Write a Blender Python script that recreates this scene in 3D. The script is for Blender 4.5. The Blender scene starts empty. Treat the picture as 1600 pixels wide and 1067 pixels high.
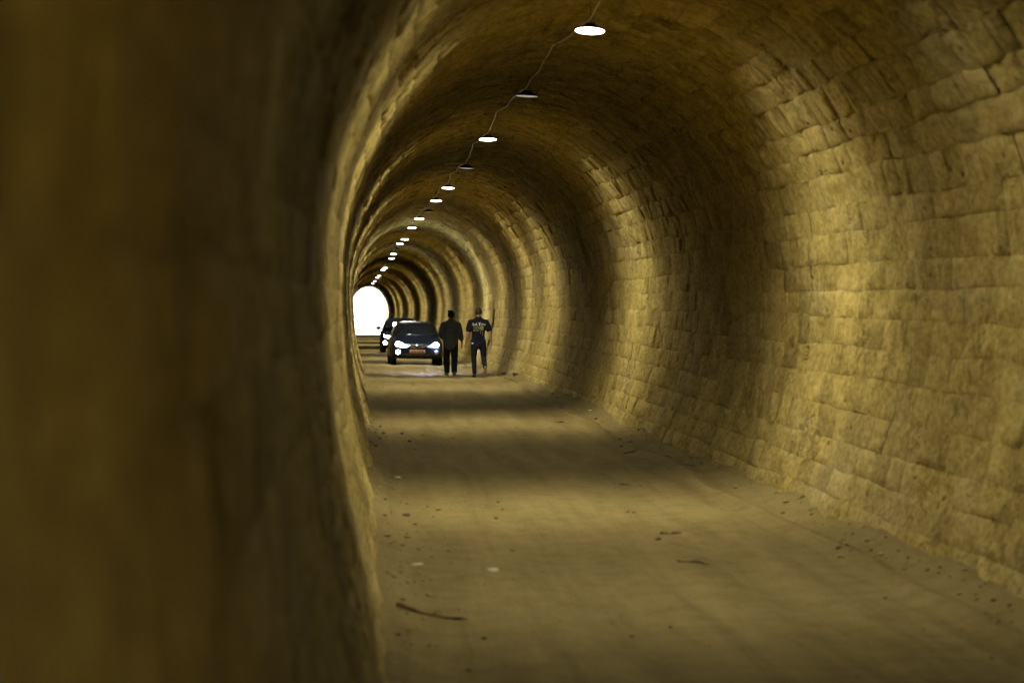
import bpy, bmesh, math, random
import numpy as np
from mathutils import Vector, Matrix
from mathutils.bvhtree import BVHTree

R = math.radians
random.seed(7)
rng = np.random.default_rng(11)
scene = bpy.context.scene
COL = scene.collection

# ------------------------------------------------------------------ camera, sky, sun, exposure
CAM_Z = 1.46
YAW, PITCH, FPX = 3.937, 0.523, 3778.0
cam_d = bpy.data.cameras.new('camera')
cam = bpy.data.objects.new('camera', cam_d)
COL.objects.link(cam)
scene.camera = cam
cam.location = (0, 0, CAM_Z)
cam.rotation_euler = (R(90 - PITCH), 0, R(-YAW))
cam_d.sensor_width = 36
cam_d.lens = 85
cam_d.clip_start = 0.02
cam_d.clip_end = 3000
cam_d.dof.use_dof = True
cam_d.dof.focus_distance = 47.0
cam_d.dof.aperture_fstop = 2.4

world = bpy.data.worlds.new('World')
scene.world = world
world.use_nodes = True
wnt = world.node_tree
sky = wnt.nodes.new('ShaderNodeTexSky')
sky.sky_type = 'NISHITA'
sky.sun_disc = False
SUN_EL, SUN_ROT = R(34), R(-25)
sky.sun_elevation = SUN_EL
sky.sun_rotation = SUN_ROT
bg = wnt.nodes['Background']
bg.inputs['Strength'].default_value = 0.14
wnt.links.new(sky.outputs[0], bg.inputs[0])

sun_d = bpy.data.lights.new('sun', 'SUN')
sun_d.energy = 4.5
sun_d.angle = R(0.5)
sun_d.color = (1.0, 0.95, 0.87)
sun = bpy.data.objects.new('sun', sun_d)
COL.objects.link(sun)
sd = Vector((math.sin(SUN_ROT) * math.cos(SUN_EL), math.cos(SUN_ROT) * math.cos(SUN_EL), math.sin(SUN_EL)))
sun.rotation_euler = sd.to_track_quat('Z', 'Y').to_euler()
sun.location = (0, 200, 60)

scene.view_settings.view_transform = 'Standard'
scene.view_settings.look = 'None'
scene.view_settings.exposure = 2.5
scene.view_settings.gamma = 1.0
scene.view_settings.use_curve_mapping = False
scene.cycles.use_denoising = True
scene.cycles.use_adaptive_sampling = True
scene.cycles.adaptive_threshold = 0.025
scene.cycles.max_bounces = 8
scene.cycles.diffuse_bounces = 3
scene.cycles.sample_clamp_indirect = 6.0

LAMP_W = 198.0         # watts of a ceiling lamp
LAMP_L = 5.0           # radiance of its lens

# ------------------------------------------------------------------ noise helpers (numpy)
def _hash(ix, iy, seed):
    h = (ix.astype(np.int64) * 374761393 + iy.astype(np.int64) * 668265263 + seed * 974634777) & 0x7fffffff
    h = ((h ^ (h >> 13)) * 1274126177) & 0x7fffffff
    h = h ^ (h >> 16)
    return (h & 0xffff) / 65535.0

def vn(x, y, seed=0):
    x = np.asarray(x, float); y = np.asarray(y, float)
    ix = np.floor(x); iy = np.floor(y)
    fx = x - ix; fy = y - iy
    fx = fx * fx * (3 - 2 * fx); fy = fy * fy * (3 - 2 * fy)
    a = _hash(ix, iy, seed); b = _hash(ix + 1, iy, seed)
    c = _hash(ix, iy + 1, seed); d = _hash(ix + 1, iy + 1, seed)
    return ((a * (1 - fx) + b * fx) * (1 - fy) + (c * (1 - fx) + d * fx) * fy) * 2 - 1

def fbm(x, y, seed=0, oct=3):
    t = 0; a = 1.0; n = 0
    for k in range(oct):
        t = t + a * vn(x * 2 ** k, y * 2 ** k, seed + k * 17); n += a; a *= 0.5
    return t / n

# ------------------------------------------------------------------ object helpers
def tag(o, label=None, cat=None, group=None, kind=None):
    if label: o['label'] = label
    if cat: o['category'] = cat
    if group: o['group'] = group
    if kind: o['kind'] = kind
    return o

def empty(name, loc=(0, 0, 0), rot=(0, 0, 0)):
    o = bpy.data.objects.new(name, None)
    o.empty_display_size = 0.1
    o.location = loc; o.rotation_euler = rot
    COL.objects.link(o)
    return o

def link(name, me, mat=None, parent=None, smooth=True):
    o = bpy.data.objects.new(name, me)
    COL.objects.link(o)
    if parent: o.parent = parent
    if mat:
        me.materials.clear(); me.materials.append(mat)
    if smooth and len(me.polygons):
        me.polygons.foreach_set('use_smooth', np.ones(len(me.polygons), bool))
    return o

def quads_mesh(name, V, Q, uv=None, tint=None):
    me = bpy.data.meshes.new(name)
    V = np.asarray(V, np.float32); Q = np.asarray(Q, np.int32)
    n = len(Q)
    me.vertices.add(len(V)); me.vertices.foreach_set('co', V.ravel())
    me.loops.add(n * 4); me.loops.foreach_set('vertex_index', Q.ravel())
    me.polygons.add(n)
    me.polygons.foreach_set('loop_start', np.arange(0, n * 4, 4, dtype=np.int32))
    me.polygons.foreach_set('loop_total', np.full(n, 4, np.int32))
    if uv is not None:
        ul = me.uv_layers.new(name='UVMap')
        ul.data.foreach_set('uv', np.asarray(uv, np.float32)[Q.ravel()].ravel())
    if tint is not None:
        at = me.attributes.new('tint', 'FLOAT', 'POINT')
        at.data.foreach_set('value', np.asarray(tint, np.float32))
    me.update(calc_edges=True)
    me.validate()
    return me

def bm_mesh(name, bm):
    me = bpy.data.meshes.new(name)
    bmesh.ops.recalc_face_normals(bm, faces=bm.faces[:])
    bm.to_mesh(me); bm.free()
    return me

def lathe(bm, prof, n=32, axis='Z', off=(0, 0, 0)):
    rings = []
    for r, h in prof:
        ring = []
        for k in range(n):
            a = 2 * math.pi * k / n
            c, s_ = r * math.cos(a), r * math.sin(a)
            p = {'Z': (c, s_, h), 'X': (h, c, s_), 'Y': (c, h, s_)}[axis]
            ring.append(bm.verts.new((p[0] + off[0], p[1] + off[1], p[2] + off[2])))
        rings.append(ring)
    for a, b in zip(rings, rings[1:]):
        for k in range(n):
            bm.faces.new((a[k], a[(k + 1) % n], b[(k + 1) % n], b[k]))
    bm.faces.new(rings[0]); bm.faces.new(rings[-1])

def box(bm, c, s):
    x, y, z = c; a, b, d = (q / 2 for q in s)
    v = [bm.verts.new((x + i * a, y + j * b, z + k * d)) for i in (-1, 1) for j in (-1, 1) for k in (-1, 1)]
    for f in ((0, 1, 3, 2), (4, 6, 7, 5), (0, 4, 5, 1), (2, 3, 7, 6), (0, 2, 6, 4), (1, 5, 7, 3)):
        bm.faces.new([v[i] for i in f])

def sweep(bm, pts, rad, n=8):
    """round tube through pts; rad a number or a list"""
    P = [Vector(p) for p in pts]; rings = []
    up = Vector((0.13, 0.21, 0.97)).normalized()
    for i, p in enumerate(P):
        t = (P[min(i + 1, len(P) - 1)] - P[max(i - 1, 0)]).normalized()
        a = t.cross(up)
        if a.length < 1e-4: a = t.cross(Vector((1, 0, 0)))
        a.normalize(); b = t.cross(a)
        r = rad[i] if hasattr(rad, '__len__') else rad
        rings.append([bm.verts.new(p + a * r * math.cos(2 * math.pi * k / n) + b * r * math.sin(2 * math.pi * k / n)) for k in range(n)])
    for a, b in zip(rings, rings[1:]):
        for k in range(n):
            bm.faces.new((a[k], a[(k + 1) % n], b[(k + 1) % n], b[k]))
    bm.faces.new(rings[0]); bm.faces.new(rings[-1])

# ------------------------------------------------------------------ materials
def mat(name, color=(0.5, 0.5, 0.5), rough=0.8, metal=0.0, spec=0.5, coat=0.0):
    m = bpy.data.materials.new(name); m.use_nodes = True
    b = m.node_tree.nodes['Principled BSDF']
    b.inputs['Base Color'].default_value = (*color, 1)
    b.inputs['Roughness'].default_value = rough
    b.inputs['Metallic'].default_value = metal
    b.inputs['Specular IOR Level'].default_value = spec
    b.inputs['Coat Weight'].default_value = coat
    return m

def emit(name, color, strength):
    m = mat(name, (0.8, 0.8, 0.8), 0.4)
    b = m.node_tree.nodes['Principled BSDF']
    b.inputs['Emission Color'].default_value = (*color, 1)
    b.inputs['Emission Strength'].default_value = strength
    return m

class NT:
    """small helper to wire nodes"""
    def __init__(s, m):
        s.t = m.node_tree; s.b = s.t.nodes['Principled BSDF']
    def n(s, typ, **kw):
        nd = s.t.nodes.new(typ)
        for k, v in kw.items():
            if k in nd.inputs: nd.inputs[k].default_value = v
            else: setattr(nd, k, v)
        return nd
    def l(s, a, b): s.t.links.new(a, b)
    def vmul(s, src, vec):
        nd = s.t.nodes.new('ShaderNodeVectorMath'); nd.operation = 'MULTIPLY'
        s.l(src, nd.inputs[0]); nd.inputs[1].default_value = vec
        return nd.outputs[0]
    def noise(s, vec, scale, detail=4, rough=0.55, dist=0.0):
        nd = s.t.nodes.new('ShaderNodeTexNoise')
        nd.inputs['Scale'].default_value = scale; nd.inputs['Detail'].default_value = detail
        nd.inputs['Roughness'].default_value = rough; nd.inputs['Distortion'].default_value = dist
        s.l(vec, nd.inputs['Vector'])
        return nd.outputs[0]
    def math(s, op, a, b=None, c=None):
        nd = s.t.nodes.new('ShaderNodeMath'); nd.operation = op
        for i, q in enumerate((a, b, c)):
            if q is None: continue
            if isinstance(q, (int, float)): nd.inputs[i].default_value = q
            else: s.l(q, nd.inputs[i])
        return nd.outputs[0]
    def ramp(s, src, stops):
        nd = s.t.nodes.new('ShaderNodeValToRGB')
        e = nd.color_ramp.elements
        while len(e) < len(stops): e.new(0.5)
        for q, (p, c) in zip(e, stops):
            q.position = p; q.color = (*c, 1) if len(c) == 3 else c
        s.l(src, nd.inputs[0])
        return nd.outputs[0]
    def mixc(s, f, a, b, mode='MIX'):
        nd = s.t.nodes.new('ShaderNodeMix'); nd.data_type = 'RGBA'; nd.blend_type = mode
        for i, q in ((0, f), (6, a), (7, b)):
            if isinstance(q, (int, float)): nd.inputs[i].default_value = q
            elif isinstance(q, tuple): nd.inputs[i].default_value = (*q, 1)
            else: s.l(q, nd.inputs[i])
        return nd.outputs[2]
    def bump(s, h, dist, strength=1.0, prev=None):
        nd = s.t.nodes.new('ShaderNodeBump')
        nd.inputs['Distance'].default_value = dist; nd.inputs['Strength'].default_value = strength
        s.l(h, nd.inputs['Height'])
        if prev is not None: s.l(prev, nd.inputs['Normal'])
        return nd.outputs[0]

def stone_material():
    m = mat('limestone', rough=1.0, spec=0.02)
    k = NT(m)
    uv = k.n('ShaderNodeUVMap').outputs[0]
    tint = k.n('ShaderNodeAttribute', attribute_name='tint').outputs['Fac']
    big = k.noise(uv, 0.55, 3)
    mid = k.noise(k.vmul(uv, (0.5, 1.0, 1.0)), 4.5, 6, 0.66)
    groove = k.noise(k.vmul(uv, (2.6, 2.2, 1.0)), 1.0, 5, 0.68, 0.7)
    grain = k.noise(k.vmul(uv, (0.55, 1.0, 1.0)), 34.0, 4, 0.65)
    pit = k.n('ShaderNodeTexVoronoi', Scale=1.0, Randomness=1.0)
    k.l(k.vmul(uv, (2.3, 4.2, 1.0)), pit.inputs['Vector'])
    pith = k.math('SMOOTH_MIN', pit.outputs['Distance'], 0.16, 0.06)
    pitm = k.ramp(pit.outputs['Distance'], [(0.05, (0.22, 0.20, 0.18)), (0.13, (1, 1, 1))])
    pitsel = k.ramp(k.noise(uv, 1.3, 2), [(0.44, (0, 0, 0)), (0.56, (1, 1, 1))])
    c = k.ramp(mid, [(0.28, (0.205, 0.155, 0.041)), (0.52, (0.320, 0.251, 0.072)), (0.78, (0.400, 0.323, 0.112))])
    c = k.mixc(k.math('MULTIPLY', big, 0.45), c, (0.335, 0.249, 0.078))
    c = k.mixc(k.ramp(k.noise(k.vmul(uv, (0.35, 0.8, 1.0)), 1.0, 4, 0.6), [(0.50, (0, 0, 0)), (0.68, (0.6, 0.6, 0.6))]), c, (0.315, 0.255, 0.115))
    mot = k.noise(k.vmul(uv, (0.6, 1.0, 1.0)), 17.0, 3, 0.6)
    c = k.mixc(1.0, c, k.ramp(mot, [(0.32, (0.72, 0.70, 0.66)), (0.50, (1, 1, 1)), (0.68, (1.25, 1.25, 1.28))]), 'MULTIPLY')
    t2 = k.n('ShaderNodeCombineColor')
    for i in range(3): k.l(tint, t2.inputs[i])
    c = k.mixc(1.0, c, t2.outputs[0], 'MULTIPLY')
    sel = k.ramp(k.noise(uv, 0.9, 3), [(0.42, (0, 0, 0)), (0.60, (1, 1, 1))])
    crack = k.ramp(k.math('ABSOLUTE', k.math('SUBTRACT', groove, 0.5)), [(0.0, (0, 0, 0)), (0.045, (1, 1, 1))])
    gm = k.ramp(crack, [(0.0, (0.62, 0.58, 0.50)), (0.9, (1, 1, 1))])
    c = k.mixc(k.math('MULTIPLY', sel, 0.8), c, gm, 'MULTIPLY')
    c = k.mixc(pitsel, c, k.mixc(1.0, c, pitm, 'MULTIPLY'))
    k.l(c, k.b.inputs['Base Color'])
    h = k.math('ADD', k.math('ADD', k.math('MULTIPLY', groove, 0.022), k.math('MULTIPLY', crack, k.math('MULTIPLY', sel, 0.016))), k.math('MULTIPLY', groove, 0.012))
    h = k.math('ADD', h, k.math('MULTIPLY', mid, 0.030))
    h = k.math('ADD', h, k.math('MULTIPLY', pith, 0.05))
    h = k.math('ADD', h, k.math('MULTIPLY', grain, 0.008))
    k.l(k.bump(h, 0.70), k.b.inputs['Normal'])
    return m

def joint_material():
    m = mat('lime_mortar', (0.24, 0.165, 0.06), 0.95, spec=0.1)
    k = NT(m)
    co = k.n('ShaderNodeTexCoord').outputs['Object']
    nz = k.noise(co, 9.0, 5)
    k.l(k.ramp(nz, [(0.3, (0.16, 0.105, 0.035)), (0.7, (0.30, 0.21, 0.08))]), k.b.inputs['Base Color'])
    k.l(k.bump(nz, 0.02), k.b.inputs['Normal'])
    return m

def dirt_material():
    m = mat('dusty_dirt', rough=1.0, spec=0.02)
    k = NT(m)
    co = k.n('ShaderNodeTexCoord').outputs['Object']
    big = k.noise(co, 0.7, 4)
    mid = k.noise(co, 4.0, 6, 0.65)
    fine = k.noise(co, 55.0, 4, 0.7)
    track = k.noise(k.vmul(co, (3.6, 0.20, 1.0)), 1.0, 5, 0.65, 0.6)
    spk = k.n('ShaderNodeTexVoronoi', Scale=7.0)
    k.l(co, spk.inputs['Vector'])
    c = k.ramp(mid, [(0.25, (0.132, 0.099, 0.031)), (0.5, (0.175, 0.137, 0.048)), (0.8, (0.211, 0.169, 0.065))])
    c = k.mixc(k.math('MULTIPLY', big, 0.4), c, (0.180, 0.143, 0.058))
    tr = k.ramp(track, [(0.33, (0.66, 0.64, 0.60)), (0.5, (1, 1, 1)), (0.68, (1.22, 1.22, 1.22))])
    c = k.mixc(0.5, c, tr, 'MULTIPLY')
    c = k.mixc(1.0, c, k.ramp(fine, [(0.32, (0.78, 0.77, 0.75)), (0.5, (1, 1, 1)), (0.68, (1.18, 1.18, 1.18))]), 'MULTIPLY')
    sp = k.ramp(spk.outputs['Distance'], [(0.02, (0.45, 0.42, 0.38)), (0.09, (1, 1, 1))])
    c = k.mixc(k.ramp(big, [(0.45, (0, 0, 0)), (0.6, (1, 1, 1))]), c, k.mixc(1.0, c, sp, 'MULTIPLY'))
    # the wet hollow in front of the cars: darker, greyer and glossy
    wet = k.n('ShaderNodeAttribute', attribute_name='tint').outputs['Fac']
    wetn = k.ramp(k.math('ADD', wet, k.math('MULTIPLY', k.math('SUBTRACT', k.noise(co, 2.2, 6, 0.75), 0.5), 2.2)), [(0.42, (0, 0, 0)), (0.60, (1, 1, 1))])
    c = k.mixc(wetn, c, (0.135, 0.115, 0.075))
    k.l(c, k.b.inputs['Base Color'])
    k.l(k.math('SUBTRACT', 1.0, k.math('MULTIPLY', wetn, 0.50)), k.b.inputs['Roughness'])
    k.l(k.math('ADD', 0.02, k.math('MULTIPLY', wetn, 0.40)), k.b.inputs['Specular IOR Level'])
    h = k.math('ADD', k.math('MULTIPLY', mid, 0.020), k.math('MULTIPLY', track, 0.012))
    h = k.math('ADD', h, k.math('MULTIPLY', fine, k.math('ADD', 0.005, k.math('MULTIPLY', wetn, 0.006))))
    k.l(k.bump(h, 1.0), k.b.inputs['Normal'])
    return m

def noisy(name, c1, c2, scale=12, rough=0.9, bump=0.01, spec=0.3):
    m = mat(name, c1, rough, spec=spec)
    k = NT(m)
    co = k.n('ShaderNodeTexCoord').outputs['Object']
    nz = k.noise(co, scale, 4)
    k.l(k.ramp(nz, [(0.35, c1), (0.65, c2)]), k.b.inputs['Base Color'])
    if bump: k.l(k.bump(nz, bump), k.b.inputs['Normal'])
    return m

M_STONE = stone_material()
M_JOINT = joint_material()
M_DIRT = dirt_material()
M_LENS_ON = emit('lamp_lens_lit', (1.0, 0.96, 0.86), LAMP_L)
M_LENS_ON.cycles.emission_sampling = 'NONE'
M_LENS_DIM = emit('lamp_lens_failing', (1.0, 0.96, 0.86), 0.06)
M_LENS_DIM.cycles.emission_sampling = 'NONE'
M_LENS_OFF = mat('lamp_lens_unlit', (0.55, 0.53, 0.48), 0.35)
M_HOUSING = noisy('lamp_housing_black', (0.018, 0.017, 0.016), (0.035, 0.03, 0.025), 20, 0.55, 0.0)
M_CABLE = noisy('cable_sheath', (0.50, 0.45, 0.28), (0.68, 0.62, 0.42), 30, 0.45, 0.0, 0.5)
M_CLIP = mat('steel_clip', (0.7, 0.7, 0.68), 0.25, 1.0)

# ------------------------------------------------------------------ the tunnel
CX = 2.2                     # centre line of the bore, right of the camera
W, SPR, CROWN, BASE = 2.30, 2.10, 4.58, 1.90
Y0, Y1 = -24.0, 231.0

def floor_z(y):
    y = np.asarray(y, float)
    t = (51 - y) / 6.8
    return -0.0093 * 6.8 * (np.log1p(np.exp(-np.abs(t))) + np.maximum(t, 0))

def _profile():
    pts = []
    for z in np.linspace(-0.5, SPR, 120, endpoint=False):
        pts.append((-(W - (W - BASE) * ((SPR - z) / SPR) ** 2), z))
    for a in np.linspace(math.pi, 0, 400):
        pts.append((W * math.cos(a), SPR + (CROWN - SPR) * math.sin(a)))
    for z in np.linspace(SPR, -0.5, 121)[1:]:
        pts.append((W - (W - BASE) * ((SPR - z) / SPR) ** 2, z))
    p = np.array(pts)
    s = np.concatenate([[0], np.cumsum(np.hypot(*np.diff(p, axis=0).T))])
    t = np.gradient(p, s, axis=0)
    t /= np.linalg.norm(t, axis=1)[:, None]
    n = np.stack([t[:, 1], -t[:, 0]], 1)          # inward
    return p, s, n
PROF, PS, PN = _profile()
SLEN = PS[-1]

def swell(s, y):
    """slow bulges of the bore, kept small close to the camera"""
    k = np.clip((np.asarray(y) - 2.0) / 14.0, 0.12, 1.0)
    return k * (0.045 * fbm(s * 0.42 + 3, y * 0.30, 5, 3) + 0.022 * fbm(s * 1.3, y * 0.9, 9, 2)
                + 0.05 * np.clip(1 - np.minimum(s - 0.5, SLEN - 0.5 - s) / 1.5, 0, 1) * fbm(s * 1.7, y * 1.1, 13, 3))

def bore(s, y, off):
    """point on the bore at arc length s, distance y, moved inward by off"""
    s = np.asarray(s, float); y = np.asarray(y, float)
    x = np.interp(s, PS, PROF[:, 0]); z = np.interp(s, PS, PROF[:, 1])
    nx = np.interp(s, PS, PN[:, 0]); nz = np.interp(s, PS, PN[:, 1])
    o = off + swell(s, y)
    q = np.clip((y - 164) / 36, 0, 1); x = x * (1 - 0.20 * q * q * (3 - 2 * q))
    w_ = np.clip((y - 4.5) / 8.0, 0, 1); w_ = 1 - w_ * w_ * (3 - 2 * w_)
    x = np.where(x < 0, x - 0.13 * w_ * np.clip(-x / 1.2, 0, 1), x)
    x = np.where(x < 0, x - 0.06 * np.clip((1.6 - z) / 1.6, 0, 1), x)
    x = np.where(x < 0, x * (1 - 0.13 * np.clip((y - 16) / 60, 0, 1) * (1 - q)), x)

    return np.stack([CX + x + nx * o, y, floor_z(y) + z + nz * o], -1)

# a man-sized refuge recess in the right-hand wall
NY0, NY1, NZ1, ND = 72.3, 73.2, 2.0, 0.90
s_spring_r = SLEN - (0.5 + SPR) * 1.03
def in_niche(s, y):
    z = np.interp(s, PS, PROF[:, 1]); x = np.interp(s, PS, PROF[:, 0])
    return (x > 0) & (z < NZ1) & (y > NY0) & (y < NY1)

def build_tunnel():
    # backing of mortar behind the stones
    ys = np.unique(np.concatenate([np.arange(Y0, Y1 + 0.01, 0.5), [NY0, NY1]]))
    zs_n = np.interp(NZ1, PROF[::-1][:121, 1], PS[::-1][:121])
    ss = np.unique(np.concatenate([np.linspace(0, SLEN, 60), [zs_n]]))
    S, Y = np.meshgrid(ss, ys)
    V = bore(S.ravel(), Y.ravel(), -0.045)
    n = len(ss)
    Q = []
    for j in range(len(ys) - 1):
        for i in range(n - 1):
            if in_niche(np.array((ss[i] + ss[i + 1]) / 2), np.array((ys[j] + ys[j + 1]) / 2)): continue
            Q.append((j * n + i, j * n + i + 1, (j + 1) * n + i + 1, (j + 1) * n + i))
    me = quads_mesh('tunnel', V, Q)
    tun = link('tunnel', me, M_JOINT)
    tag(tun, 'horseshoe-shaped tunnel lined with rows of yellowish stone blocks', 'tunnel')

    # the stones: one small patch each, its rim sunk into the joint
    nc = 50
    sb = np.linspace(0, SLEN, nc + 1)
    sb[1:-1] += rng.uniform(-0.03, 0.03, nc - 1)
    blocks = []
    for c in range(nc):
        sm = 0.5 * (sb[c] + sb[c + 1])
        z = np.interp(sm, PS, PROF[:, 1])
        up = np.clip((z - 2.3) / 1.2, 0, 1)
        y = Y0 + rng.uniform(0, 0.4)
        while y < Y1:
            L = rng.uniform(0.34, 0.82) * (1 - up) + rng.uniform(0.18, 0.46) * up
            if y > 110: L *= 1.7
            blocks.append((c, y, min(y + L, Y1), up))
            y += L
    B = np.array(blocks)
    ci = B[:, 0].astype(int); ya = B[:, 1]; yb = B[:, 2]; up = B[:, 3]
    sa = sb[ci]; sc = sb[ci + 1]
    sm, ym = (sa + sc) / 2, (ya + yb) / 2
    keep = ~in_niche(sm, ym)
    ci, ya, yb, up, sa, sc, sm, ym = (q[keep] for q in (ci, ya, yb, up, sa, sc, sm, ym))
    N = len(ya)
    calm = np.where((sm < SLEN * 0.5) & (ym < 28), 0.6, 1.0)
    proud = rng.normal(0, 1, N) * (0.004 + 0.006 * up) * calm
    tilt = rng.normal(0, 1, (N, 2)) * ((0.004 + 0.005 * up) * calm)[:, None]
    jd = rng.uniform(-0.002, 0.009, N) * (1 - up) + rng.uniform(0.004, 0.018, N) * up
    jd *= 0.45 + 0.75 * (vn(sm * 0.8, ym * 0.6, 31) * 0.5 + 0.5) * 1.4
    jd *= calm
    tint = np.clip(1 + rng.normal(0, 0.09, N), 0.72, 1.22)
    ej = rng.uniform(0.016, 0.034, N)

    def patches(idx, g):
        """g = grid positions 0..1; returns V, Q, uv, tint for blocks idx"""
        m = len(idx); k = len(g)
        gi = np.arange(k)
        u = np.zeros((m, k)); v = np.zeros((m, k))
        L = (yb - ya)[idx]; H = (sc - sa)[idx]; e = ej[idx]
        for q in gi:
            if q == 0: u[:, q] = 0; v[:, q] = 0
            elif q == k - 1: u[:, q] = 1; v[:, q] = 1
            elif q == 1: u[:, q] = e / L; v[:, q] = e / H
            elif q == k - 2: u[:, q] = 1 - e / L; v[:, q] = 1 - e / H
            else: u[:, q] = g[q]; v[:, q] = g[q]
        U = np.repeat(u[:, None, :], k, 1); Vv = np.repeat(v[:, :, None], k, 2)
        y = ya[idx][:, None, None] + U * L[:, None, None]
        s = sa[idx][:, None, None] + Vv * H[:, None, None]
        rimu = np.zeros((k, k), bool); rimu[:, 0] = rimu[:, -1] = True; rimu[0] = rimu[-1] = True
        # ragged outline: joints wander, corners are knocked off
        wob = 0.012 + 0.014 * up[idx][:, None, None]
        y = y + wob * vn(y * 3.1 + 7, s * 4.3, 51)
        s = s + wob * vn(y * 2.3, s * 3.7 + 3, 57) \
            + 0.022 * ((1 - Vv) * vn(y * 0.45, ci[idx][:, None, None] * 7.0 + 0 * s, 63) + Vv * vn(y * 0.45, (ci[idx][:, None, None] + 1) * 7.0 + 0 * s, 63))
        U2 = (U - 0.5) * 2; V2 = (Vv - 0.5) * 2
        dome = (1 - 0.5 * np.maximum(np.abs(U2), np.abs(V2)) ** 3)
        off = (proud[idx][:, None, None] + tilt[idx, 0][:, None, None] * U2 + tilt[idx, 1][:, None, None] * V2
               + (0.014 + 0.007 * up[idx][:, None, None]) * fbm(y * 4.0 + 11, s * 4.5, 71, 3)
               + 0.008 * dome)
        off = np.where(rimu[None], -jd[idx][:, None, None] * (0.7 + 0.5 * vn(y * 2.7, s * 2.7, 77)) + 0.3 * proud[idx][:, None, None], off)
        P = bore(s, y, off).reshape(-1, 3)
        base = (np.arange(m) * k * k)[:, None]
        q = np.array([(j * k + i, j * k + i + 1, (j + 1) * k + i + 1, (j + 1) * k + i) for j in range(k - 1) for i in range(k - 1)])
        Q = (base[:, :, None] + q[None]).reshape(-1, 4)
        uv = np.stack([y, s], -1).reshape(-1, 2)
        return P, Q, uv, np.repeat(tint[idx], k * k)

    # the 300 that show largest get to be objects of their own
    c0 = bore(sm, ym, 0)
    a = R(YAW)
    dep = c0[:, 1] * math.cos(a) + c0[:, 0] * math.sin(a)
    lat = c0[:, 0] * math.cos(a) - c0[:, 1] * math.sin(a)
    px = 800 + FPX * lat / np.maximum(dep, 0.1)
    py = 499 - FPX * (c0[:, 2] - CAM_Z) / np.maximum(dep, 0.1)
    area = (yb - ya) * (sc - sa) * np.abs(c0[:, 0]) / np.maximum(dep, 0.1) ** 3
    zr = np.interp(sm, PS, PROF[:, 1])
    vis = (dep > 6) & (px > 700) & (px < 1615) & (py > -15) & (py < 1080) & (sm > SLEN * 0.55) & (zr > 0.06)
    area[~vis] = 0
    near = np.argsort(-area)[:300]
    isnear = np.zeros(N, bool); isnear[near] = True
    gfull = [0, 0, 0.34, 0.66, 1, 1]
    for i in near:
        P, Q, uv, tn = patches(np.array([i]), gfull)
        cen = P.mean(0)
        me = quads_mesh('stone', P - cen, Q, uv, tn)
        o = link('stone', me, M_STONE, tun)
        o.location = cen
    far = ym > 104
    for mask, g in ((~isnear & ~far, gfull), (~isnear & far, [0, 0, 1, 1])):
        P, Q, uv, tn = patches(np.where(mask)[0], g)
        o = link('stonework', quads_mesh('stonework', P, Q, uv, tn), M_STONE, tun)
        o['kind'] = 'stuff'

    # the refuge recess
    bm = bmesh.new()
    zb = float(floor_z(72.7)) - 0.2; zt = float(floor_z(72.7)) + NZ1
    xo = CX + W + ND
    f0 = float(floor_z(72.7)); m_ = PROF[:, 0] > 0
    zz = np.linspace(zb, zt + 0.02, 12)
    sz = np.interp(zz - f0, PROF[m_ & (PROF[:, 1] < SPR + 0.3)][::-1, 1], PS[m_ & (PROF[:, 1] < SPR + 0.3)][::-1])
    rows = []
    for y in (NY0, NY1):
        P = bore(sz, np.full(12, y), -0.025)
        rows.append(([bm.verts.new(tuple(p)) for p in P], [bm.verts.new((xo, y, p[2])) for p in P]))
    for inn, out in rows:
        for k in range(11): bm.faces.new((inn[k], inn[k + 1], out[k + 1], out[k]))
    (i0, o0), (i1, o1) = rows
    for k in range(11): bm.faces.new((o0[k], o0[k + 1], o1[k + 1], o1[k]))
    bm.faces.new((i0[-1], o0[-1], o1[-1], i1[-1])); bm.faces.new((i0[0], o0[0], o1[0], i1[0]))
    me = bm_mesh('refuge_recess', bm)
    link('refuge_recess', me, M_JOINT, tun, smooth=False)

    # unseen slab added behind the viewpoint to shut out daylight
    bm = bmesh.new()
    box(bm, (CX, Y0 - 0.2, 2.0), (5.6, 0.4, 6.0))
    link('daylight_stop', bm_mesh('daylight_stop', bm), M_JOINT, tun, smooth=False)
    return tun
tunnel = build_tunnel()

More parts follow.
